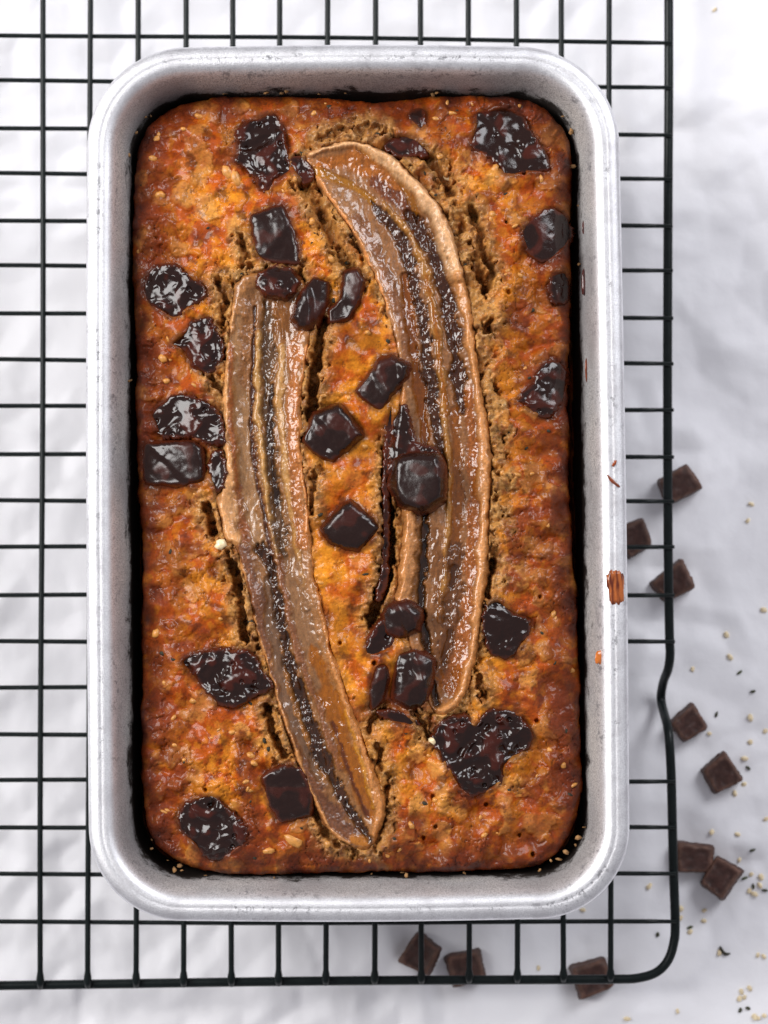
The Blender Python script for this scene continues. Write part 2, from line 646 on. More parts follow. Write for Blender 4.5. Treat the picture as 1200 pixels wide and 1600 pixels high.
def zbase(px, py):
    rx = np.clip((px - 557) / 352.0, -1.2, 1.2); ry = np.clip((py - 757) / 610.0, -1.2, 1.2)
    d = np.clip((1 - rx ** 2), 0, 1) ** 0.7 * np.clip((1 - np.abs(ry) ** 3), 0, 1) ** 0.6
    return 70.5 + 10.0 * d + 0.9 * fbm(px / 150.0, py / 150.0, 2, 3)


def lp(px, py, dz):
    """loaf-space point: pixel position on the smooth dome, then up by dz"""
    b = zbase(px, py)
    p = P(px, py, b)
    p[..., 2] += dz
    return p


B1_out = smooth_poly([(376, 432), (362, 478), (357, 520), (350, 600), (348, 640), (350, 700), (349, 745), (337, 778), (343, 810), (350, 842), (366, 854), (375, 880), (388, 930),
                      (398, 980), (408, 1010), (418, 1045), (430, 1090), (443, 1135), (460, 1185), (483, 1235), (498, 1275), (520, 1305), (542, 1320), (570, 1330), (582, 1322),
                      (592, 1300), (602, 1272), (598, 1240), (582, 1195), (567, 1150), (553, 1115), (540, 1075), (528, 1040), (515, 1000), (505, 950), (492, 900), (486, 840),
                      (483, 800), (480, 765), (474, 740), (470, 690), (472, 620), (478, 560), (487, 510), (482, 450), (440, 424)], 3)
B2_out = smooth_poly([(476, 243), (492, 275), (505, 300), (525, 327), (545, 357), (560, 380), (575, 410), (590, 445), (603, 480), (614, 520), (622, 560), (626, 610), (621, 660),
                      (616, 720), (620, 780), (630, 810), (626, 850), (622, 900), (616, 935), (628, 970), (640, 1010), (655, 1060), (668, 1098), (682, 1117), (705, 1112),
                      (728, 1085), (738, 1050), (748, 1000), (756, 940), (763, 880), (765, 820), (768, 760), (768, 700), (760, 640), (752, 600), (743, 530), (737, 480),
                      (727, 430), (714, 390), (704, 355), (692, 325), (670, 300), (645, 272), (620, 248), (590, 230), (560, 221), (530, 220), (500, 232)], 3)

# chunk: outline, kind, height mm, bevel px, crinkle mm, tilt (mm per 100 px in x, y), label
CH = [
 ([(400, 186), (425, 178), (444, 200), (450, 235), (456, 268), (432, 283), (420, 302), (400, 290), (385, 265), (363, 255), (372, 235), (368, 205), (384, 190)], 'melt', 1.6, 9, 0.85, (0, 0)),
 ([(456, 243), (480, 253), (491, 278), (474, 286), (457, 268)], 'melt', 0.6, 6, 0.5, (0, 0)),
 ([(391, 336), (440, 318), (456, 345), (466, 378), (468, 412), (436, 412), (402, 404), (394, 370)], 'block', 1.2, 8, 0.35, (0, 1)),
 ([(406, 428), (430, 414), (462, 424), (467, 450), (446, 465), (412, 462), (402, 446)], 'melt', 1.4, 8, 0.5, (0, 0)),
 ([(470, 455), (490, 433), (514, 440), (511, 480), (491, 515), (466, 515), (455, 496)], 'block', 2.8, 9, 0.25, (-2, 0)),
 ([(535, 424), (560, 418), (573, 440), (565, 470), (546, 500), (515, 506), (512, 486), (530, 465)], 'block', 2.2, 7, 0.4, (3, 0)),
 ([(245, 415), (275, 414), (310, 440), (322, 460), (295, 485), (270, 499), (240, 480), (222, 455), (228, 430)], 'melt', 2.0, 9, 0.6, (0, 0)),
 ([(300, 502), (325, 495), (345, 520), (349, 560), (325, 585), (300, 575), (290, 550), (265, 540), (285, 520)], 'melt', 2.0, 9, 0.75, (0, 0)),
 ([(238, 640), (280, 614), (310, 620), (345, 645), (352, 690), (330, 697), (300, 686), (255, 686), (240, 662)], 'melt', 2.2, 9, 0.65, (0, 0)),
 ([(227, 691), (300, 687), (318, 700), (322, 750), (290, 760), (225, 757), (220, 720)], 'block', 2.4, 7, 0.4, (0, 0)),
 ([(330, 710), (350, 706), (353, 755), (337, 769), (325, 740)], 'melt', 2.0, 8, 0.45, (0, 0)),
 ([(298, 1022), (355, 1012), (395, 1020), (410, 1045), (426, 1075), (395, 1090), (370, 1106), (340, 1100), (320, 1080), (300, 1055), (281, 1036)], 'melt', 2.0, 10, 0.85, (0, 0)),
 ([(409, 1214), (440, 1194), (470, 1199), (489, 1240), (486, 1275), (440, 1286), (420, 1260)], 'block', 1.6, 9, 0.4, (0, 0)),
 ([(288, 1255), (330, 1240), (355, 1262), (387, 1290), (386, 1315), (352, 1340), (325, 1345), (300, 1317), (275, 1285)], 'melt', 1.8, 10, 0.8, (0, 0)),
 ([(745, 175), (790, 166), (815, 180), (835, 210), (859, 250), (856, 270), (825, 272), (790, 276), (765, 250), (734, 227), (740, 195)], 'melt', 1.3, 9, 0.35, (0, -1)),
 ([(636, 178), (660, 170), (667, 192), (655, 202)], 'melt', 0.5, 6, 0.2, (0, 0)),
 ([(600, 227), (625, 210), (660, 222), (668, 243), (640, 246), (615, 242)], 'melt', 0.4, 6, 0.4, (0, 0)),
 ([(820, 350), (860, 324), (893, 345), (895, 375), (855, 412), (825, 396), (813, 370)], 'melt', 1.2, 6, 0.12, (0, 0)),
 ([(862, 430), (888, 422), (890, 468), (868, 475), (855, 455)], 'melt', 1.2, 7, 0.5, (0, 0)),
 ([(845, 570), (870, 562), (889, 580), (884, 620), (865, 652), (840, 650), (815, 635), (804, 626), (830, 600)], 'melt', 2.0, 9, 0.6, (0, 0)),
 ([(590, 560), (612, 553), (641, 570), (638, 590), (615, 620), (595, 643), (570, 630), (555, 610), (575, 585)], 'block', 2.8, 9, 0.4, (2, 0)),
 ([(490, 645), (530, 629), (548, 645), (571, 680), (560, 692), (520, 723), (488, 708), (472, 690), (482, 664)], 'block', 3.6, 9, 0.55, (2, 1)),
 ([(500, 825), (530, 790), (548, 780), (590, 815), (595, 830), (560, 863), (515, 851)], 'block', 3.0, 9, 0.18, (0, 2)),
 ([(626, 632), (640, 642), (650, 690), (684, 702), (692, 730), (640, 745), (606, 740), (608, 700), (614, 655)], 'melt', 1.6, 10, 0.3, (0, 0)),
 ([(613, 716), (640, 704), (685, 706), (697, 730), (697, 780), (676, 797), (650, 804), (620, 790), (605, 760)], 'block', 5.2, 12, 0.16, (3, 0)),
 ([(605, 944), (635, 934), (660, 955), (655, 985), (625, 1000), (600, 988), (597, 960)], 'block', 3.2, 12, 0.25, (2, 0)),
 ([(582, 976), (604, 970), (616, 1004), (594, 1024), (570, 1022), (574, 996)], 'melt', 1.6, 8, 0.55, (0, 0)),
 ([(622, 1020), (650, 1014), (679, 1030), (676, 1070), (665, 1102), (640, 1111), (611, 1092), (615, 1050)], 'block', 3.2, 12, 0.45, (1, 0)),
 ([(585, 1040), (605, 1035), (611, 1060), (599, 1095), (580, 1112), (575, 1080)], 'block', 2.0, 8, 0.3, (0, 0)),
 ([(590, 1110), (630, 1112), (656, 1132), (640, 1136), (602, 1126)], 'melt', 0.8, 6, 0.3, (0, 0)),
 ([(690, 1126), (725, 1114), (742, 1130), (770, 1105), (810, 1115), (833, 1145), (825, 1170), (792, 1195), (785, 1222), (745, 1246), (720, 1236), (700, 1202), (678, 1170), (674, 1146)], 'melt', 1.8, 10, 0.95, (0, 0)),
 ([(604, 640), (616, 636), (614, 690), (607, 740), (608, 800), (606, 850), (604, 905), (594, 935), (586, 930), (596, 880), (598, 800), (598, 730)], 'melt', 0.4, 6, 0.25, (0, 0)),
 ([(757, 945), (780, 936), (800, 955), (829, 970), (820, 1005), (795, 1029), (765, 1020), (752, 985)], 'melt', 2.2, 9, 0.45, (0, 0)),
]

STEP = 1.65
gx = np.arange(192, 926, STEP); gy = np.arange(138, 1376, STEP)
PX, PY = np.meshgrid(gx, gy)
# crust outline slightly ragged
dI = sdf(PX, PY, outline) + 5.0 * ss(300, 160, PY) + 6.0 * ss(1250, 1350, PY) + 2.2 * fbm(PX / 26, PY / 26, 3, 41) + 2.5 * fbm(PX / 90, PY / 90, 2, 42)
dB1 = sdf(PX, PY, B1_out); dB2 = sdf(PX, PY, B2_out)
dB = np.maximum(dB1, dB2)
dC = np.full(PX.shape, -99.0)
for c in CH:
    pl = smooth_poly(c[0], 3)
    x0, y0 = pl.min(0) - 30; x1, y1 = pl.max(0) + 30
    i0, i1 = np.searchsorted(gx, [x0, x1]); j0, j1 = np.searchsorted(gy, [y0, y1])
    sub = sdf(PX[j0:j1, i0:i1], PY[j0:j1, i0:i1], pl)
    dC[j0:j1, i0:i1] = np.maximum(dC[j0:j1, i0:i1], sub)

CR = [  # torn cracks beside the fruit: polyline, half width px, depth mm
 ([(735, 325), (752, 372), (744, 420), (762, 445)], 9, 2.6), ([(756, 395), (768, 420), (760, 450)], 8, 3.2), ([(762, 690), (766, 770)], 6, 2.0), ([(770, 500), (758, 520)], 6, 3.0),
 ([(612, 690), (606, 740), (606, 800), (608, 880), (592, 935), (580, 970)], 11, 6.0), ([(506, 500), (494, 560), (490, 610), (484, 650)], 10, 5.0),
 ([(323, 790), (333, 830)], 8, 4.0), ([(362, 880), (372, 925), (378, 960), (382, 1000)], 8, 4.5), ([(474, 290), (500, 330), (528, 385), (545, 415)], 12, 2.4),
 ([(660, 240), (684, 262), (704, 300)], 10, 2.8), ([(416, 1105), (426, 1145), (444, 1180)], 7, 3.6), ([(768, 880), (760, 930)], 7, 4.0), ([(748, 1060), (756, 1084)], 7, 3.2),
 ([(606, 1230), (598, 1290), (584, 1325)], 6, 2.2), ([(486, 1255), (505, 1292), (525, 1318)], 8, 2.6), ([(575, 150 + 45), (560, 205), (600, 205)], 8, 2.0), ([(500, 215), (540, 205)], 7, 1.8),
 ([(592, 1115), (575, 1140)], 7, 2.5), ([(655, 1120), (668, 1150)], 6, 2.5), ([(590, 1165), (596, 1200)], 6, 2.4), ([(478, 540), (470, 420)], 6, 1.5), ([(340, 440), (352, 470), (345, 505)], 7, 2.2),
 ([(330, 590), (345, 610)], 6, 2.4), ([(375, 370), (385, 400)], 6, 2.2), ([(490, 740), (486, 800)], 6, 2.2)]
wxx = PX + 5 * fbm(PX / 16, PY / 16, 3, 51); wyy = PY + 5 * fbm(PX / 16 + 7, PY / 16, 3, 52)
crack = np.zeros(PX.shape); near = np.zeros(PX.shape)
for pts, hw, dep in CR:
    d = line_dist(wxx, wyy, smooth_poly(pts, 4, False))
    crack = np.maximum(crack, 1.7 * dep * ss(hw * 1.05, hw * 0.45, d))
    near = np.maximum(near, ss(hw + 24, hw, d))
# pale torn crumb: close to fruit, ragged
nz1 = fbm(PX / 95, PY / 95, 4, 61); nz2 = fbm(PX / 34, PY / 34, 4, 62); nz3 = fbm(PX / 11, PY / 11, 3, 63); nz4 = fbm(PX / 4.2, PY / 4.2, 2, 64)
dist_b = np.maximum(-dB, 0)
side_w = np.where(PX > 700, 42.0, np.where(PX < 440, 26.0, 20.0))
mid = ss(470, 500, PX) * ss(650, 620, PX) * ss(480, 540, PY) * ss(1260, 1180, PY)      # smooth strip between the halves
pale = ss(1.0, 0.1, dist_b / side_w + 0.75 * nz2 + 0.25 * nz3) * (1 - 0.75 * mid)
pale = np.clip(np.maximum(pale, near * 0.85), 0, 1)
# lumps
lw = PX + 9 * nz2; lh = PY + 9 * fbm(PX / 34 + 40, PY / 34, 3, 71)
fA, fA2, idA = worley(lw / 27, lh / 27, 81)
fB, fB2, idB = worley(lw / 12.5 + 5, lh / 12.5, 82)
fC, fC2, idC = worley(PX / 6.2, PY / 6.2, 83)
dome = lambda f: np.sqrt(np.clip(1 - (f / 0.75) ** 2, 0, 1))
la = 1 - 0.6 * mid
fD, _, idD = worley(lw / 17 + 2, lh / 17, 84)
sw = fbm(PX / 62, PY / 62, 2, 65)
h = 2.3 * sw + 1.0 * fbm(PX / 38, PY / 38, 2, 62) * la + 0.7 * dome(fA) * (idA > 0.70) * la + 0.5 * dome(fD) * (idD > 0.78) * la + 0.2 * dome(fB) * (idB > 0.82) * la + 0.13 * nz3 + 0.04 * nz4
h += 0.09 * dome(fC) * (idC > 0.7)
# wrinkles in the crust
wr = np.abs(fbm(PX / 20 + 0.35 * nz2, PY / 30, 3, 91))
h -= 0.7 * ss(0.09, 0.0, wr) * la * ss(-0.1, 0.3, nz1)
# pores
fP, _, idP = worley(PX / 15.0, PY / 15.0, 95)
pore = ss(0.30, 0.12, fP + 0.10 * nz3) * ((idP * 91.7) % 1.0 > 0.994)
h -= 2.2 * pore
fQ, _, idQ = worley(PX / 5.5 + 3, PY / 5.5, 96)
h -= 0.14 * ss(0.3, 0.1, fQ) * (idQ > 0.8)
# torn crumb is rougher
rough_crumb = 1.0 * nz3 + 0.5 * fbm(PX / 7.5, PY / 7.5, 2, 97) + 1.1 * dome(fD) * (idD > 0.5) - 3.4 * ss(0.30, 0.60, fbm(PX / 17 + nz3 * .3, PY / 25, 3, 98))
h += pale * rough_crumb
h -= crack
# dip towards the fruit; sink below fruit and chunks
h -= 0.5 * ss(16, 0, dist_b)
h = np.where(dB > 0, np.minimum(h, 0) - 5.0 * ss(0, 9, dB), h)
h = np.where(dC > 0, h * ss(14, 0, dC), h)
h -= 2.8 * ss(3, 11, dC)
# rolled outer edge
R = 6.5 * S
e = np.clip(1 - np.clip(dI, 0, R) / R, 0, 1)
edge = -5.0 * (1 - np.sqrt(np.clip(1 - e ** 2.6, 0, 1)))
edge = np.where(dI < 0, -5.0 + 1.4 * dI, edge)
hz = h * ss(-4, 14, dI) + edge
pts3 = lp(PX, PY, 0)
pts3[..., 2] += np.maximum(hz, -20)
# colour -------------------------------------------------------------
def mixc(a, b, t):
    return a + (b - a) * t[..., None]


golden, orange, brown, deep = lin(214, 136, 32), lin(180, 82, 10), lin(116, 44, 5), lin(58, 21, 4)
crumbA, crumbB, red = lin(186, 138, 78), lin(128, 92, 54), lin(140, 52, 5)
col = np.zeros(PX.shape + (3,)) + orange
col = mixc(col, golden, ss(-0.15, 0.55, 0.8 * nz2 + 0.6 * nz1 + 0.2 * nz3) * 0.85)
col = mixc(col, golden, ss(0.2, 0.9, dome(fB)) * (idB > 0.5) * 0.55 * la)
col = mixc(col, lin(216, 160, 84), ss(0.3, 0.9, dome(fA)) * (idA > 0.72) * 0.5 * la)
col = mixc(col, red, ss(0.0, 0.7, -nz1 + 0.3 * nz3) * 0.5)
col = mixc(col, brown, ss(0.0, 0.5, fbm(PX / 70, PY / 70, 4, 101) + 0.3 * nz3) * 0.85)
col = mixc(col, deep, ss(0.22, 0.6, fbm(PX / 26, PY / 26, 4, 103) + 0.2 * nz4) * 0.65)
col = mixc(col, brown, ss(150, 10, dI) * np.clip(0.75 + 0.5 * nz2 + 0.6 * nz1, 0, 1))
col = mixc(col, deep, ss(48, 2, dI) * np.clip(0.5 + 0.6 * nz2, 0, 1))
col = mixc(col, golden * 1.05, mid * 0.45 * ss(-0.3, 0.4, nz2))
crumb = mixc(np.zeros(PX.shape + (3,)) + crumbA, crumbB, ss(-0.2, 0.5, nz3 + 0.4 * nz2))
crumb = mixc(crumb, lin(205, 168, 116), ss(0.3, 0.7, fbm(PX / 9, PY / 9, 3, 105)) * 0.6)
col = mixc(col, crumb, pale * 0.85)
# dark fibres
fib = np.abs(fbm(PX / 13 + 2.0 * nz2, PY / 40, 2, 107)); fib2 = np.abs(fbm(PX / 36, PY / 12 + 2.0 * nz2, 2, 108))
gate = ss(0.1, 0.45, fbm(PX / 40, PY / 40, 2, 109))
col = mixc(col, lin(70, 34, 20), np.maximum(ss(0.035, 0.0, fib), ss(0.035, 0.0, fib2)) * gate * 0.65)
fS, _, idS = worley(PX / 7.0, PY / 7.0, 111)
col = mixc(col, lin(66, 40, 26), ss(0.22, 0.1, fS) * (idS > 0.93) * 0.6)
col *= (1 + 0.09 * nz4 + 0.12 * nz3)[..., None]
col = mixc(col, lin(60, 26, 14), ss(-7, 0, dC) * 0.6)
rgh = np.clip(0.44 + 0.16 * nz3 + 0.10 * pale - 0.10 * mid, 0.16, 0.8)
keep = dI > -16
F = grid_faces(keep)
V, F, cl, rg = compact(pts3.reshape(-1, 3), F, np.clip(col, 0.003, 0.95).reshape(-1, 3), rgh.ravel())
loaf = empty('banana_bread', P(560, 757, ZR - 62))
tag(loaf, 'golden banana bread with chocolate chunks and two halved bananas, in the pan', 'banana bread')
crust = new_mesh('crust', V, F, M_crust, cols=cl, rough=rg)
adopt(crust, loaf)
# loaf sides down to the pan base
ring = outline
V = []; nst = [(1.5, 66.0), (2.0, 60), (-6, 48), (-14, 30), (-20, 22.6)]
cen = ring.mean(0)
for off, z in nst:
    dv = ring - cen
    L = np.linalg.norm(dv, axis=1)[:, None]
    q = cen + dv * (1 + off / L)
    b = zbase(q[:, 0], q[:, 1])
    p = P(q[:, 0], q[:, 1], b); p[:, 2] = z
    V.append(p)
V = np.concatenate(V); m = len(ring); F = []
for j in range(len(nst) - 1):
    for i in range(m):
        i2 = (i + 1) % m
        F.append((j * m + i, (j + 1) * m + i, (j + 1) * m + i2, j * m + i2))
F.append(tuple((len(nst) - 1) * m + i for i in range(m)))
adopt(new_mesh('crust_side', V, F, M_crust, cols=np.tile(lin(120, 62, 26), (len(V), 1)), rough=np.full(len(V), 0.6)), loaf)


# ------------------------------------------------------------------ banana halves
L_ = lin
def banana(name, out, strands, base, label, seed, lift, SL):
    x0, y0 = out.min(0) - 12; x1, y1 = out.max(0) + 12
    X, Y = np.meshgrid(np.arange(x0, x1, 1.45), np.arange(y0, y1, 1.45))
    n2 = fbm(X / 20, Y / 40, 3, seed); n3 = fbm(X / 6, Y / 9, 3, seed + 1); n4 = fbm(X / 3.0, Y / 3.0, 2, seed + 2)
    d = sdf(X, Y, out) + 3.0 * fbm(X / 20, Y / 20, 3, seed + 3)
    fb, _, ib = worley(X / 6.5 + 0.5 * n3, Y / 7.5 + 0.4 * n2, seed + 4)
    fs, _, is_ = worley(X / 3.4, Y / 3.4, seed + 5)
    fl, _, il = worley((X + 3 * n3) / 9.5, (Y + 4 * n2) / 15.0, seed + 6)
    dome_ = lambda f, r: np.sqrt(np.clip(1 - (f / r) ** 2, 0, 1))
    C = np.zeros(X.shape + (3,)) + base
    H = np.zeros(X.shape); BB = np.full(X.shape, 0.10); RG = np.full(X.shape, 0.34); FZ = np.full(X.shape, 0.5)
    for pts, hw, c, dz, bub, rg, fz in strands:
        pl = smooth_poly(pts, 2, False)
        wx = X + 3.0 * n2 + 1.6 * n3 + 0.6 * n4; wy = Y
        if np.ndim(hw):
            dd, tt = line_dist(wx, wy, pl, want_t=True)
            hh = np.interp(tt, np.linspace(0, 1, len(hw)), hw)
        else:
            dd = line_dist(wx, wy, pl); hh = hw
        hh = hh * np.clip(1 + 0.55 * fbm(Y / 30, X / 60 + len(pts) * 3.1, 2, seed + 20), 0.5, 1.6)
        soft = 1.0 + 0.30 * hh
        wgt = ss(hh + soft, hh - soft, dd + 0.25 * hh * n3)
        C = mixc(C, c, wgt)
        H += 1.7 * dz * wgt
        BB = BB + (bub - BB) * wgt; RG = RG + (rg - RG) * wgt; FZ = FZ + (fz - FZ) * wgt
    rdg = 1 - 2.6 * np.abs(fbm(X / 12 + 0.6 * n2, Y / 24, 2, seed + 12))
    H += 0.75 * BB * (0.5 * dome_(fb, 0.62) * (ib > 0.72) + 0.7 * dome_(fl, 0.6) * (il > 0.6) + 0.14 * n3 + 0.7 * n2 + 0.6 * rdg * ss(-0.3, 0.3, n2))
    H += FZ * (0.09 * dome_(fs, 0.6) + 0.10 * n4) + 0.22 * n2
    st = fbm(X / 2.6 + 2.0 * n2 + Y * SL / 2.6, Y / 46, 3, seed + 9)
    H += 0.05 * st
    C = C * (1 + 0.20 * st)[..., None]
    C = C * (1 + 0.22 * n3 + 0.14 * n4 * FZ * 2)[..., None]
    dk = ss(0.06, 0.02, C.mean(-1))
    C = mixc(C, C * 0.4 + L_(96, 56, 26) * 0.6, dk * ss(0.0, 0.55, fbm(X / 9, Y / 22, 3, seed + 15)))
    C = mixc(C, C * 0.5, ss(0.5, 0.2, fs) * FZ * 0.4 * (is_ > 0.45))
    C = C * np.array([0.92, 0.76, 0.53]) * (1 - 0.26 * ss(7, 26, d))[..., None]
    # cut face stands proud of the crumb, outer skin rounded
    prof = lift * (1 - np.clip(1 - d / 9.0, 0, 1) ** 2.4) - 0.5
    prof = prof - 2.2 * ss(4, 36, d)
    prof = np.where(d < 0, -0.5 + 1.2 * d, prof)
    Z = prof + H * ss(0, 6, d)
    p = lp(X, Y, 0); p[..., 2] += Z
    F = grid_faces(d > -5)
    V, F, cl, rg = compact(p.reshape(-1, 3), F, np.clip(C, 0.002, 0.95).reshape(-1, 3), np.clip(RG, 0.06, 0.9).ravel())
    o = new_mesh(name, V, F, M_banana, cols=cl, rough=rg)
    o['label'] = label
    adopt(o, loaf)
    return o


L_ = lin
# strand: path, half width px, colour, height mm, bubbles, roughness, fuzz
S1 = [
 ([(375, 500), (375, 560), (378, 640), (388, 760), (402, 850)], 14, L_(172, 136, 104), -0.5, 0.0, 0.22, 0.15),
 ([(390, 470), (385, 540), (384, 600)], 10, L_(160, 112, 66), 0.0, 0.05, 0.4, 0.8),
 ([(360, 540), (360, 640), (365, 720), (374, 790), (384, 845)], 5, L_(158, 96, 50), 0.2, 0.1, 0.4, 0.8),
 ([(362, 478), (357, 530), (352, 600), (351, 680), (357, 740), (356, 790), (362, 838)], [4, 4, 5, 5, 8, 14, 15], L_(214, 168, 124), 0.6, 0.0, 0.5, 0.5),
 ([(397, 480), (395, 560), (392, 620), (394, 690), (402, 750), (412, 800), (420, 850), (428, 885)], 3.2, L_(92, 50, 30), -0.5, 0.15, 0.3, 0.5),
 ([(406, 520), (402, 580), (402, 640), (408, 700), (416, 760), (426, 820), (434, 868)], 4.4, L_(208, 168, 108), 0.5, 0.0, 0.4, 0.5),
 ([(420, 470), (418, 560), (417, 640), (424, 720), (430, 780), (437, 850), (446, 890)], [9, 10, 9, 9, 10, 10, 5], L_(108, 82, 62), -0.7, 0.45, 0.12, 0.12),
 ([(428, 600), (420, 660), (428, 740), (432, 790)], 4, L_(62, 42, 32), -0.3, 0.5, 0.12, 0.1),
 ([(442, 540), (437, 620), (441, 680), (447, 740), (456, 800), (463, 850), (468, 900), (478, 950)], 5, L_(204, 160, 98), 0.4, 0.0, 0.4, 0.5),
 ([(463, 520), (458, 600), (457, 700), (464, 780), (473, 850)], 9, L_(180, 118, 66), 0.1, 0.30, 0.22, 0.9),
 ([(440, 450), (440, 490), (450, 520)], 20, L_(150, 100, 48), 0.0, 0.15, 0.2, 0.3),
 ([(478, 540), (471, 620), (468, 700), (477, 770), (481, 830)], 2.4, L_(226, 164, 112), 0.5, 0.1, 0.35, 0.4),
 # lower piece
 ([(455, 880), (466, 935), (482, 995), (498, 1045), (510, 1085)], 15, L_(158, 122, 94), -0.2, 0.0, 0.2, 0.2),
 ([(380, 866), (396, 920), (408, 990), (424, 1060), (445, 1130), (475, 1200), (505, 1260), (545, 1305)], [14, 13, 11, 10, 9, 14, 18, 16], L_(118, 74, 44), 0.1, 0.05, 0.45, 1.0),
 ([(418, 905), (424, 960), (434, 1030), (450, 1100), (476, 1170), (500, 1215)], [6, 9, 9, 9, 9, 5], L_(134, 106, 90), -0.4, 0.06, 0.1, 0.1),
 ([(440, 990), (448, 1050), (462, 1105), (482, 1160), (505, 1215)], 4, L_(176, 124, 66), 0.2, 0.05, 0.15, 0.3),
 ([(406, 858), (424, 892), (433, 935), (440, 970), (447, 1020), (460, 1060), (474, 1100), (488, 1140), (503, 1180), (522, 1222), (537, 1252), (556, 1282), (578, 1312)], [8, 9, 9, 8, 9, 9, 11, 12, 11, 8, 6, 6, 6], L_(66, 40, 24), -0.6, 0.75, 0.08, 0.05),
 ([(436, 870), (445, 930), (460, 1000), (480, 1060), (497, 1100), (512, 1150), (532, 1200)], 5, L_(148, 98, 64), 0.3, 0.0, 0.4, 0.9),
 ([(488, 1010), (508, 1070), (528, 1130), (548, 1190), (568, 1245), (583, 1283)], [5, 12, 15, 15, 13, 6], L_(168, 104, 22), -0.1, 0.10, 0.08, 0.2),
 ([(520, 1130), (540, 1190), (556, 1235), (575, 1275)], 3, L_(110, 56, 18), -0.2, 0.2, 0.1, 0.2),
 ([(540, 1110), (556, 1160), (570, 1210), (584, 1262)], 2.6, L_(205, 150, 60), 0.3, 0.3, 0.12, 0.2),
 ([(487, 850), (500, 930), (512, 1000), (528, 1060), (547, 1110), (565, 1162), (586, 1220), (594, 1270), (587, 1305)], [3, 4, 5, 6, 6, 7, 8, 7, 4], L_(196, 140, 88), 0.5, 0.15, 0.32, 0.9),
 ([(368, 858), (380, 900), (394, 960), (412, 1022), (432, 1085), (448, 1130), (470, 1195), (492, 1248), (515, 1294), (545, 1318)], 2.6, L_(206, 154, 104), 0.5, 0.0, 0.4, 0.4),
 ([(552, 1310), (566, 1316)], 8, L_(176, 118, 46), 0.2, 0.0, 0.3, 0.3),
]
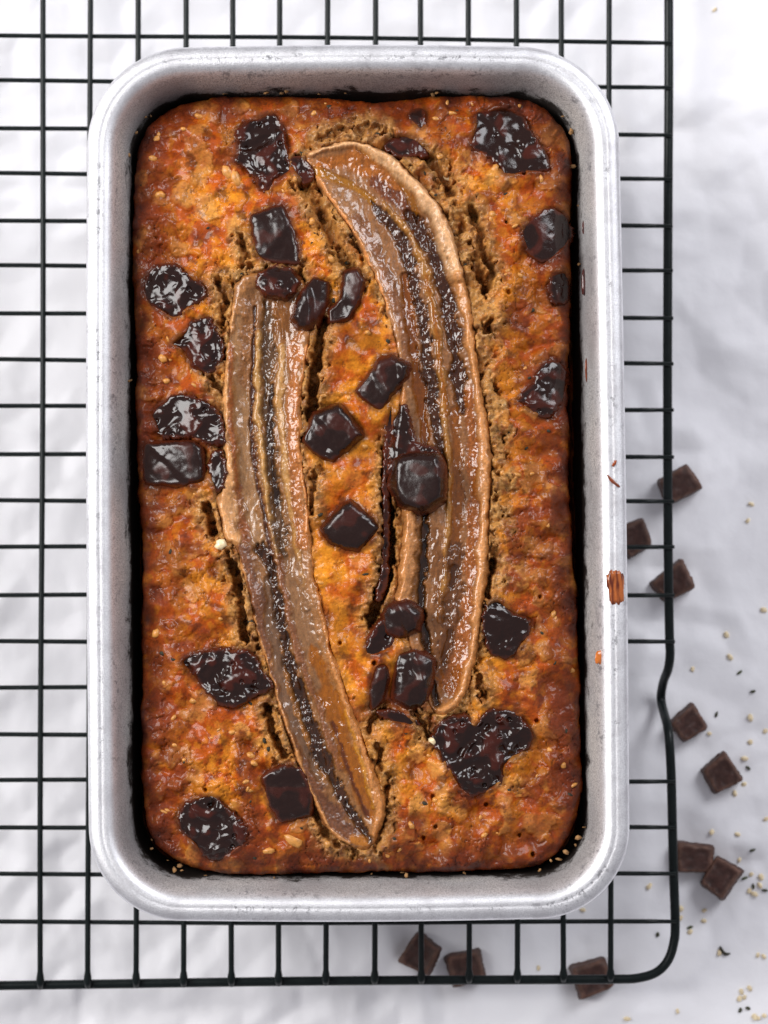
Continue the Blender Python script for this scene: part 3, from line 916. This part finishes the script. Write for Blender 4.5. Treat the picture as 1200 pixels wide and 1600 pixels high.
S2 = [
 ([(510, 280), (545, 330), (575, 385), (600, 440), (622, 500), (638, 560), (640, 640)], [12, 18, 18, 16, 16, 12, 8], L_(170, 128, 94), 0.0, 0.03, 0.25, 0.4),
 ([(560, 340), (590, 395), (612, 450), (632, 520), (644, 600)], 8, L_(150, 104, 74), -0.1, 0.1, 0.2, 0.7),
 ([(505, 256), (545, 246), (580, 262), (610, 284), (632, 308)], [8, 16, 20, 18, 10], L_(186, 116, 44), 0.0, 0.22, 0.22, 0.7),
 ([(585, 282), (615, 305), (640, 335), (655, 365)], 11, L_(122, 66, 30), -0.1, 0.25, 0.25, 0.9),
 ([(496, 268), (535, 280), (560, 295), (580, 312)], 6, L_(176, 124, 40), -0.3, 0.0, 0.1, 0.2),
 ([(560, 232), (600, 255), (628, 288), (645, 320), (652, 345)], 4, L_(170, 112, 30), -0.3, 0.0, 0.1, 0.2),
 ([(632, 430), (640, 500), (649, 560), (657, 620), (663, 675), (668, 720)], [6, 8, 8, 9, 9, 7], L_(146, 84, 22), -0.7, 0.0, 0.06, 0.05),
 ([(580, 312), (600, 340), (620, 362), (634, 392), (643, 422), (651, 460), (662, 500), (668, 560), (675, 620), (682, 670), (688, 720), (690, 775)], [4, 9, 11, 11, 9, 8, 9, 10, 10, 9, 9, 8], L_(76, 42, 20), -0.5, 0.7, 0.06, 0.06),
 ([(640, 332), (660, 366), (680, 398), (690, 432), (698, 470), (706, 510), (713, 560), (717, 600), (724, 640)], [6, 11, 13, 12, 12, 12, 11, 10, 8], L_(76, 40, 16), -0.7, 0.55, 0.06, 0.06),
 ([(600, 318), (625, 345), (646, 374), (660, 410), (670, 450), (680, 500), (688, 560), (693, 620), (699, 700), (703, 760), (700, 830), (694, 900), (688, 970)], [3, 4, 5, 6, 6, 6, 5, 5, 4, 4, 4, 4, 3], L_(186, 138, 74), 0.5, 0.12, 0.2, 0.6),
 ([(664, 430), (676, 480), (684, 530), (692, 600), (698, 650)], 3, L_(166, 104, 26), 0.0, 0.05, 0.1, 0.2),
 ([(712, 640), (714, 720), (716, 780), (713, 845)], 8, L_(150, 92, 34), -0.3, 0.15, 0.07, 0.2),
 ([(680, 830), (684, 900), (684, 960), (682, 1010), (684, 1060)], 9, L_(142, 98, 62), 0.0, 0.5, 0.07, 0.3),
 ([(712, 860), (712, 910), (706, 960), (702, 1010), (694, 1060)], 14, L_(120, 78, 46), -0.2, 0.7, 0.07, 0.25),
 ([(710, 890), (706, 915)], 6, L_(84, 48, 14), -0.3, 0.1, 0.06, 0.1),
 ([(704, 990), (700, 1012), (694, 1030)], 6, L_(94, 54, 14), -0.3, 0.1, 0.06, 0.1),
 ([(733, 610), (738, 700), (740, 780), (737, 860), (731, 940), (722, 1010), (706, 1070)], [6, 9, 9, 9, 8, 9, 14], L_(172, 106, 52), 0.0, 0.38, 0.16, 0.9),
 ([(478, 250), (505, 292), (530, 328), (560, 374), (576, 408), (591, 445), (606, 482)], 2.6, L_(226, 168, 118), 0.7, 0.0, 0.4, 0.5),
 ([(485, 242), (510, 230), (540, 226), (565, 228), (592, 240), (622, 262), (648, 288), (668, 318), (686, 350), (702, 392), (714, 432)], [4, 5, 6, 8, 9, 11, 13, 14, 14, 13, 10], L_(222, 184, 150), 1.0, 0.0, 0.5, 0.35),
 ([(714, 432), (727, 480), (737, 540), (748, 610), (756, 690), (757, 760), (755, 830), (751, 900), (745, 960), (738, 1020), (728, 1075), (706, 1105), (688, 1112)], [9, 7, 7, 7, 8, 8, 8, 8, 7, 7, 8, 8, 6], L_(204, 150, 100), 0.6, 0.06, 0.38, 0.7),
 ([(628, 600), (630, 650)], 5, L_(196, 140, 92), 0.5, 0.0, 0.3, 0.4),
 ([(641, 806), (640, 860), (638, 900), (630, 938)], [8, 12, 12, 12], L_(206, 152, 104), 1.2, 0.08, 0.34, 0.6),
 ([(664, 800), (662, 880), (657, 940), (663, 990), (672, 1050), (680, 1100)], 6, L_(56, 34, 20), -0.9, 0.12, 0.06, 0.1),
]
banana('banana_half', B1_out, S1, L_(160, 116, 74), 'straighter baked banana half sunk in the left of the loaf', 201, 0.9, -0.2)
banana('banana_half', B2_out, S2, L_(158, 112, 72), 'curved baked banana half with pale skin edge, right of centre', 301, 1.1, -0.12)

# ------------------------------------------------------------------ chocolate baked into the loaf
for ci, (poly, kind, hm, bev, crk, tl) in enumerate(CH):
    pl = smooth_poly(poly, 3)
    if kind == 'block':                      # squarer corners
        q = np.array(poly, float); pl = smooth_poly(poly, 4) * 0.45 + np.repeat(q, 4, 0) * 0.0 + 0.55 * np.concatenate([[q[i] * (1 - k / 4) + q[(i + 1) % len(q)] * (k / 4) for k in range(4)] for i in range(len(q))])
    x0, y0 = pl.min(0) - 9; x1, y1 = pl.max(0) + 9
    X, Y = np.meshgrid(np.arange(x0, x1, 1.3), np.arange(y0, y1, 1.3))
    sd = 400 + ci * 17
    d = sdf(X, Y, pl) + 1.5 * fbm(X / 13, Y / 13, 3, sd) + (3.2 * fbm(X / 22, Y / 22, 3, sd + 9) + 1.5 * fbm(X / 6, Y / 6, 2, sd + 10) if kind == 'melt' else 0)
    cx, cy = pl.mean(0)
    n1 = fbm(X / 36, Y / 36, 2, sd + 1); n2 = fbm(X / 19 + 0.5 * n1, Y / 19, 2, sd + 2)
    t = np.clip(d / bev, 0, 1)
    if kind == 'melt':
        prof = np.sqrt(np.clip(1 - (1 - t) ** 2, 0, 1))
        wx_ = X + 7 * n1; wy_ = Y + 7 * fbm(X / 26 + 9, Y / 26, 2, sd + 8)
        rid = 1 - 2.4 * np.abs(fbm(wx_ / 34, wy_ / 34, 2, sd + 3))
        fb, _, ib = worley(X / 9.0 + 0.4 * n2, Y / 9.0, sd + 4)
        rimb = ss(16, 4, d) * ss(-2, 3, d)
        wg = ss(-0.25, 0.35, fbm(X / 30, Y / 30, 2, sd + 12))
        cr = crk * (0.40 * n2 * wg + 0.9 * rid * (0.35 + 0.65 * wg) + 1.5 * n1 - 0.3) + rimb * crk * 0.45 * np.sqrt(np.clip(1 - (fb / 0.6) ** 2, 0, 1)) * (ib > 0.8)
        fb2, _, ib2 = worley(X / 24, Y / 24, sd + 6)
        cr -= 1.1 * crk * ss(0.20, 0.10, fb2) * (ib2 > 0.7)
        hm = hm * 0.7
        cr = cr * 0.78
    else:
        t = np.clip(d / (bev * 1.7), 0, 1)
        prof = 1 - (1 - t) ** 2.8
        cr = crk * (0.6 * n1 + 0.35 * n2)
        # one chipped facet
        ang = hsh(np.array([ci]), np.array([3]), 9)[0] * 6.28
        s = (X - cx) * math.cos(ang) + (Y - cy) * math.sin(ang)
        cr -= crk * 1.8 * ss(2, 14, s + 5 * n1) * ss(0, 10, d)
    tiltz = (X - cx) / 100 * tl[0] - (Y - cy) / 100 * tl[1]
    Z = (hm + tiltz) * prof + cr * ss(0, 8, d)
    Z = np.where(d < 0, 1.0 * d, Z)
    on_b = np.maximum(sdf(X, Y, B1_out), sdf(X, Y, B2_out))
    Z += 1.3 * ss(-6, 6, on_b)
    p = lp(X, Y, 0); 
    R_ = sdf(X, Y, outline)
    e_ = np.clip(1 - np.clip(R_, 0, R) / R, 0, 1)
    p[..., 2] += Z + np.maximum(-6.0 * (1 - np.sqrt(np.clip(1 - e_ ** 2.6, 0, 1))), -4.5)
    F = grid_faces(d > -4)
    redm = ss(0.15, 0.5, n1) * (0.5 if kind == 'melt' else 0.35)
    C = mixc(np.zeros(X.shape + (3,)) + lin(32, 14, 9), lin(80, 25, 9), redm)
    C = mixc(C, lin(104, 44, 20), ss(7, 0, d) * 0.5)
    rg = np.clip((0.15 if kind == 'melt' else 0.25) + 0.10 * n1, 0.08, 0.6)
    V, F, cl, rg = compact(p.reshape(-1, 3), F, C.reshape(-1, 3), rg.ravel())
    o = new_mesh('chocolate_chunk', V, F, M_choc, cols=cl, rough=rg)
    if ci == 24: o['label'] = 'large intact chocolate block on the curved banana'
    if ci == 23: o['label'] = 'melted chocolate trail above the large block'
    if ci == 30: o['label'] = 'large wrinkled double chunk near the lower right corner'
    adopt(o, loaf)


# ------------------------------------------------------------------ small pieces
def blob(rx, ry, rz, seed, nu=10, nv=6, amp=0.18):
    V = []; r = random.Random(seed)
    ph = [r.uniform(0, 6.28) for _ in range(6)]
    for j in range(nv + 1):
        th = math.pi * j / nv
        for i in range(nu):
            f = 2 * math.pi * i / nu
            s = 1 + amp * (math.sin(2 * f + ph[0]) * math.sin(th) + 0.6 * math.sin(3 * f + ph[1]) * math.sin(2 * th + ph[2]) + 0.4 * math.sin(5 * f + ph[3]))
            V.append((rx * s * math.sin(th) * math.cos(f), ry * s * math.sin(th) * math.sin(f), rz * math.cos(th) * (1 + 0.3 * amp * math.sin(f + ph[4]))))
    F = []
    for j in range(nv):
        for i in range(nu):
            i2 = (i + 1) % nu
            F.append((j * nu + i, (j + 1) * nu + i, (j + 1) * nu + i2, j * nu + i2))
    return np.array(V), F


def loaf_top(px, py):
    i = np.clip(np.round((px - gx[0]) / STEP).astype(int), 0, len(gx) - 1); j = np.clip(np.round((py - gy[0]) / STEP).astype(int), 0, len(gy) - 1)
    return pts3[j, i]


flakes = [(345, 851, 13, 10, 0.2, 1), (310, 181, 9, 6, .5, 0), (355, 268, 16, 11, 1.4, 0), (369, 278, 16, 11, 1.2, 0), (250, 305, 8, 8, 0, 0), (505, 340, 9, 8, 0, 0), (487, 346, 7, 7, 0, 0), (517, 405, 9, 7, 0.8, 0),
          (240, 248, 8, 7, .4, 0), (253, 305, 8, 7, .4, 0), (392, 1181, 9, 7, 0, 0), (396, 1192, 8, 6, .2, 0), (420, 1330, 12, 7, -.3, 0), (460, 1312, 17, 13, .5, 0), (362, 1145, 8, 6, 0, 0), (303, 1095, 8, 6, .5, 0),
          (570, 697, 7, 6, 0.3, 0), (575, 520, 6, 5, 0, 0), (707, 178, 8, 5, .2, 0), (770, 335, 8, 6, 0, 0), (773, 265, 9, 9, 0, 0), (808, 742, 8, 5, .4, 0), (830, 740, 6, 4, .1, 0), (865, 960, 6, 8, 0, 0),
          (680, 1250, 8, 5, 0.1, 0), (642, 1290, 8, 6, .8, 0), (880, 1195, 7, 6, 0, 0), (675, 1157, 9, 7, 0, 1), (245, 990, 8, 10, 0, 0), (302, 650, 8, 7, 0, 0), (255, 560, 9, 8, 0, 0), (700, 275, 9, 6, .6, 1)]
for i, (x, y, a, b, ro, wh) in enumerate(flakes):
    V, F = blob(a / S * 0.8, b / S * 0.8, 0.95, i)
    c, s = math.cos(-ro), math.sin(-ro)
    V = V @ np.array([[c, -s, 0], [s, c, 0], [0, 0, 1]]).T
    V = V + loaf_top(np.array([x]), np.array([y]))[0] + np.array([0, 0, -0.15])
    adopt(new_mesh('oat_flake', V, F, M_nut if wh else M_oat), loaf)


def scatter(name, mat, count, size, seed, flat):
    r = np.random.default_rng(seed)
    VV = []; FF = []; off = 0; got = 0
    while got < count:
        x, y = r.uniform(215, 900), r.uniform(160, 1350)
        q = np.array([[x]]), np.array([[y]])
        i = int((x - gx[0]) / STEP); j = int((y - gy[0]) / STEP)
        if dI[j, i] < 12 or dB[j, i] > -3 or dC[j, i] > -4: continue
        if mid[j, i] > 0.5 and r.random() < 0.6: continue
        a = size * r.uniform(0.6, 1.3)
        V, F = blob(a, a * r.uniform(0.45, 0.9), a * flat, int(seed * 1000 + got), 8, 4)
        an = r.uniform(0, 6.28); c, s = math.cos(an), math.sin(an)
        V = V @ np.array([[c, -s, 0], [s, c, 0], [0, 0, 1]]).T + pts3[j, i] - np.array([0, 0, a * flat * 0.2])
        VV.append(V); FF += [tuple(k + off for k in f) for f in F]; off += len(V); got += 1
    o = new_mesh(name, np.concatenate(VV), FF, mat)
    o['kind'] = 'stuff'
    adopt(o, loaf)


scatter('oat_bits', M_oat, 80, 0.95, 5, 0.4)
scatter('seed_flecks', M_herb, 46, 0.75, 6, 0.35)

# crumbs stuck between loaf and tin
rr = np.random.default_rng(12)
VV = []; FF = []; off = 0
for k in range(75):
    i = rr.integers(0, len(outline))
    q = outline[i]
    if 230 < q[1] < 1280 and rr.random() < 0.75: continue
    dv = q - outline.mean(0); dv /= np.linalg.norm(dv)
    c0 = q + dv * rr.uniform(5, 17) + np.array([rr.uniform(-8, 8), 0])
    a_ = rr.uniform(0.3, 0.95)
    Vb, Fb = blob(a_, a_ * rr.uniform(.5, 1), a_ * .6, 900 + k, 7, 4, 0.3)
    VV.append(Vb + P(c0[0], c0[1], rr.uniform(66.5, 69.5))); FF += [tuple(t_ + off for t_ in f) for f in Fb]; off += len(Vb)
o = new_mesh('stuck_crumbs', np.concatenate(VV), FF, mat_plain('stuck_crumb', lin(150, 112, 70), 0.8, 0, 0.5))
o['kind'] = 'stuff'
adopt(o, pan)

# caramel and chocolate splashes on the pan
def splash(name, px, py, z, rx, ry, rz, ro, mat, label, seed, tiltx=0.0):
    V, F = blob(rx, ry, rz, seed, 18, 8, 0.2)
    V = V + 0.0
    c, s = math.cos(ro), math.sin(ro)
    V = V @ np.array([[c, -s, 0], [s, c, 0], [0, 0, 1]]).T
    c, s = math.cos(tiltx), math.sin(tiltx)
    V = V @ np.array([[c, 0, s], [0, 1, 0], [-s, 0, c]]).T
    V = V + P(px, py, z)
    o = new_mesh(name, V, F, mat); o['label'] = label
    adopt(o, pan)


def rim_height(px, py):
    """height of the pan profile right of the loaf at a pixel"""
    prof = sorted([(t, dz) for t, dz, *_ in rim_prof[3:] + wall_prof[1:8]])
    z = ZR
    for _ in range(6):
        q = P(px, py, z)[:2]
        a, b = corners[1], corners[2]
        dv = (b - a) / np.linalg.norm(b - a); nn = np.array([dv[1], -dv[0]])
        t = abs((q - a) @ np.array([-dv[1], dv[0]])) + 0.4
        z = ZR + np.interp(t, [p[0] for p in prof], [p[1] for p in prof])
    return z


U, W_ = np.meshgrid(np.linspace(-1.15, 1.15, 34), np.linspace(-1.15, 1.15, 44))
rr_ = (np.abs(U) ** 4 + np.abs(W_) ** 5) ** 0.22 + 0.16 * fbm(U * 3 + 5, W_ * 1.2, 3, 77)
spx = 962.5 + U * 12.5 + 1.5 * W_; spy = 917 + W_ * 25
zr = np.array([[rim_height(a_, b_) for a_ in np.linspace(948, 977, 8)] for b_ in (890, 945)]).mean(0)
zs = np.interp(spx, np.linspace(948, 977, 8), zr) - 0.15 + 0.55 * ss(1.08, 0.85, rr_) + 0.03 * fbm(U * 5, W_ * 0.7, 2, 78)
pp_ = P(spx, spy, zs)
Cs = mixc(np.zeros(U.shape + (3,)) + lin(170, 92, 40), lin(88, 30, 10), ss(-0.25, 0.3, 0.5 * fbm(U * 2.0 + 2, W_ * 0.8, 2, 79) - 0.3 * U))
V, F, cl, rg = compact(pp_.reshape(-1, 3), grid_faces(rr_ < 1.1), Cs.reshape(-1, 3), np.full(U.size, 0.2))
o = new_mesh('caramel_smear', V, F, M_banana, cols=cl, rough=rg); o['label'] = 'brown caramel smear on the right rim'
adopt(o, pan)
splash('caramel_drop', 938, 1027, rim_height(938, 1027) + 0.05, 1.5, 2.6, 0.6, -0.15, M_caramel2, 'small orange caramel drop on the right rim', 4, 0.5)
splash('caramel_fleck', 958, 752, rim_height(958, 752) + 0.05, 0.6, 2.2, 0.25, 0.75, M_caramel, 'thin brown fleck on the right rim', 5)
splash('caramel_fleck', 960, 724, rim_height(960, 724) + 0.05, 0.55, 0.9, 0.25, -0.5, M_caramel, 'tiny brown dot above the thin fleck on the right rim', 6)
splash('chocolate_drip', 913, 441, rim_height(913, 441) + 0.7, 1.2, 4.6, 0.7, -0.1, M_drip, 'dark chocolate drip on the right inner wall', 7, 1.1)
splash('chocolate_drip', 912, 356, rim_height(912, 356) + 0.7, 0.7, 2.2, 0.4, 0.0, M_drip, 'small upper chocolate drip on the right inner wall', 8, 1.1)
splash('chocolate_drip', 916, 578, rim_height(916, 578) + 0.7, 0.6, 3.4, 0.3, 0.0, M_caramel, 'brown streak low on the right inner wall', 9, 1.1)

# ------------------------------------------------------------------ loose chocolate chunks on the paper
def loose_chunk(px, py, lx, ly, hz, rot, recess, label, seed, tilt=(0, 0)):
    """cell of a chocolate bar: tapered block, raised border round a shallow top"""
    N = 13
    V = []; idx = {}; C = []
    F = []
    r = random.Random(seed)
    sk = [r.uniform(-0.14, 0.14) for _ in range(4)]

    def vert(i, j, k):
        key = (i, j, k)
        if key in idx: return idx[key]
        u, v, t = i / N * 2 - 1, j / N * 2 - 1, k / 6
        tp = 1 - 0.13 * t
        # rounded corners
        uu, vv, tt = u, v, t * 2 - 1
        ln = (abs(uu) ** 14 + abs(vv) ** 14 + abs(tt) ** 14) ** (1 / 14)
        uu, vv, tt = uu / ln, vv / ln, tt / ln
        x = uu * lx / 2 * tp * (1 + sk[0] * vv); y = vv * ly / 2 * tp * (1 + sk[1] * uu); z = (tt + 1) / 2 * hz * (1 + sk[2] * uu + sk[3] * vv)
        mx = max(abs(u), abs(v))
        inner = 1 - float(ss(0.60, 0.80, np.array(mx)))
        if k == 6: z -= 0.3 * recess * inner
        nzv = float(fbm(np.array([x / 2.2 + seed * 3.7]), np.array([y / 2.2 + z / 1.7]), 3, seed)[0])
        x += 0.5 * nzv; y += 0.4 * nzv; z += 0.3 * nzv * (1 if k else 0)
        V.append((x, y, z))
        e = float(ss(0.72, 0.95, np.array(mx))) if k == 6 else (0.55 if k >= 4 else 0.3)
        c = lin(66, 41, 35) * (1 - e * 0.45) + lin(132, 98, 82) * e * 0.45
        C.append(c * (1 + 0.25 * nzv))
        idx[key] = len(V) - 1
        return idx[key]
    for i in range(N):
        for j in range(N):
            F.append((vert(i, j, 6), vert(i + 1, j, 6), vert(i + 1, j + 1, 6), vert(i, j + 1, 6)))
            F.append((vert(i, j, 0), vert(i, j + 1, 0), vert(i + 1, j + 1, 0), vert(i + 1, j, 0)))
    for i in range(N):
        for k in range(6):
            F.append((vert(i, 0, k), vert(i + 1, 0, k), vert(i + 1, 0, k + 1), vert(i, 0, k + 1)))
            F.append((vert(i + 1, N, k), vert(i, N, k), vert(i, N, k + 1), vert(i + 1, N, k + 1)))
            F.append((vert(0, i + 1, k), vert(0, i, k), vert(0, i, k + 1), vert(0, i + 1, k + 1)))
            F.append((vert(N, i, k), vert(N, i + 1, k), vert(N, i + 1, k + 1), vert(N, i, k + 1)))
    o = new_mesh('chocolate_chunk', V, F, M_loose, cols=np.array(C))
    p = P(px, py, hz * 0.6)
    zz = float(paper_z(np.array([p[0]]), np.array([p[1]]))[0])
    o.location = Vector((p[0], p[1], zz + 0.15 + 0.5 * abs(math.sin(tilt[0])) * ly + 0.5 * abs(math.sin(tilt[1])) * lx)) * MM
    o.rotation_euler = Euler((tilt[0], tilt[1], rot), 'XYZ')
    tag(o, label, 'chocolate', 'loose chocolate chunks on the paper')


rad = math.radians
loose_chunk(1061, 757, 12.4, 9.4, 7.5, rad(28), 0.0, 'loose chocolate chunk half behind the frame wire, topmost on the paper', 21)
loose_chunk(991, 840, 10.5, 10.5, 7.0, rad(26), 0.0, 'loose chocolate chunk partly hidden under the right side of the pan', 22)
loose_chunk(1053, 911, 12.5, 9.6, 7.0, rad(33), 0.0, 'lighter brown chocolate chunk under the frame wire above its bent foot', 23)
loose_chunk(1077, 1132, 10.2, 9.2, 6.0, rad(35), 1.0, 'chocolate chunk touching the frame wire just below its bent foot', 24)
loose_chunk(1128, 1210, 10.4, 10.4, 6.0, rad(33), 1.0, 'chocolate chunk lying alone on the open paper right of the rack', 25)
loose_chunk(1087, 1343, 12.6, 9.6, 6.0, rad(-5), 0.9, 'chocolate chunk wedged against the rack frame in the lower right pair', 26)
loose_chunk(1131, 1375, 10.0, 11.6, 6.5, rad(-33), 0.7, 'outer chocolate chunk of the lower right pair, turned on its corner', 27, (0.0, -0.25))
loose_chunk(661, 1495, 10.6, 11.2, 6.5, rad(-30), 0.8, 'left chocolate chunk of the pair under the front frame wire', 28, (0.0, -0.2))
loose_chunk(729, 1517, 11.8, 10.6, 6.0, rad(14), 0.8, 'right chocolate chunk of the pair under the front frame wire', 29)
loose_chunk(927, 1531, 12.2, 11.0, 6.5, rad(18), 0.9, 'single chocolate chunk under the front frame wire near the rack corner', 30)

# ------------------------------------------------------------------ crumbs and seeds on the paper
oats = [(1177, 787), (1171, 813), (1195, 953), (1137, 992), (1142, 1027), (1084, 1046), (1174, 1122), (1110, 1147), (1174, 1160), (1198, 1143), (1164, 1226), (1149, 1240), (1165, 1186),
        (1198, 1280), (1113, 1301), (1153, 1304), (1157, 1345), (1175, 1367), (1190, 1371), (1188, 1384), (1180, 1398), (1172, 1393), (1103, 1425), (1102, 1441), (1065, 1422), (1065, 1437), (1080, 1458),
        (1016, 1387), (1126, 1490), (1186, 1494), (1195, 1496), (1173, 1546), (1165, 1560), (1157, 1562), (1180, 1590), (1195, 1588), (981, 1594), (1060, 1582), (912, 1424), (842, 1514), (1118, 13), (1186, 1592), (1160, 1551)]
for i, (x, y) in enumerate(oats):
    r = random.Random(i + 50)
    a = r.uniform(0.75, 1.2)
    V, F = blob(a, a * r.uniform(0.7, 0.95), a * 0.45, i + 60, 9, 5)
    p = P(x, y, 0.0)
    z = float(paper_z(np.array([p[0]]), np.array([p[1]]))[0])
    o = new_mesh('oat_crumb', V, F, M_crumb)
    o.location = Vector((p[0], p[1], z + a * 0.4)) * MM
    o.rotation_euler = (r.uniform(-.2, .2), r.uniform(-.2, .2), r.uniform(0, 6))
    own = {(1118, 13): 'lone pale crumb near the top edge, right of the rack', (842, 1514): 'pale crumb seen through the rack left of the single front chunk', (912, 1424): 'pale crumb just below the lower right corner of the pan',
           (1016, 1387): 'pale crumb seen through the rack right of the pan corner', (981, 1594): 'pale crumb at the bottom edge below the single front chunk', (1060, 1582): 'pale crumb below the rounded rack corner', (1084, 1046): 'pale crumb closest to the bent foot of the rack'}
    tag(o, own.get((x, y), 'tiny pale oat crumb on the open paper right of the rack'), 'crumb', 'pale crumbs scattered on the paper')
seeds = [(1157, 1051, .5), (1178, 1081, .4), (1121, 1117, 1.1), (1171, 1201, -.5), (1176, 1329, .2), (1178, 1386, 1.5), (1196, 1392, -.2), (1165, 1373, .3), (1029, 1462, 1.5), (1080, 1451, .3), (1158, 1580, 1.2), (1170, 1577, -.5)]
for i, (x, y, ro) in enumerate(seeds):
    V, F = blob(1.0, 0.5, 0.35, i + 160, 9, 5)
    p = P(x, y, 0.0)
    z = float(paper_z(np.array([p[0]]), np.array([p[1]]))[0])
    o = new_mesh('green_seed', V, F, M_herb2 if i in (0, 7, 9) else M_herb3)
    o.location = Vector((p[0], p[1], z + 0.4)) * MM
    o.rotation_euler = (0, 0, ro)
    tag(o, 'dark green seed seen through the rack near its rounded corner' if x == 1029 else 'tiny dark green seed on the open paper right of the rack', 'seed', 'dark green seeds scattered on the paper')
sp = np.array(smooth_poly([P(a, b, 0.7) for a, b in ((1127, 1481), (1130, 1488), (1136, 1493), (1143, 1492))], 5, False))
zz = paper_z(sp[:, 0], sp[:, 1]); sp[:, 2] = zz + 0.5
V, F = tube(sp, np.interp(np.linspace(0, 1, len(sp)), [0, .2, .7, 1], [.3, .5, .55, .2]), 8)
tag(new_mesh('green_sprig', V, F, M_herb), 'curled dark green shred on the paper right of the rack corner', 'herb shred')
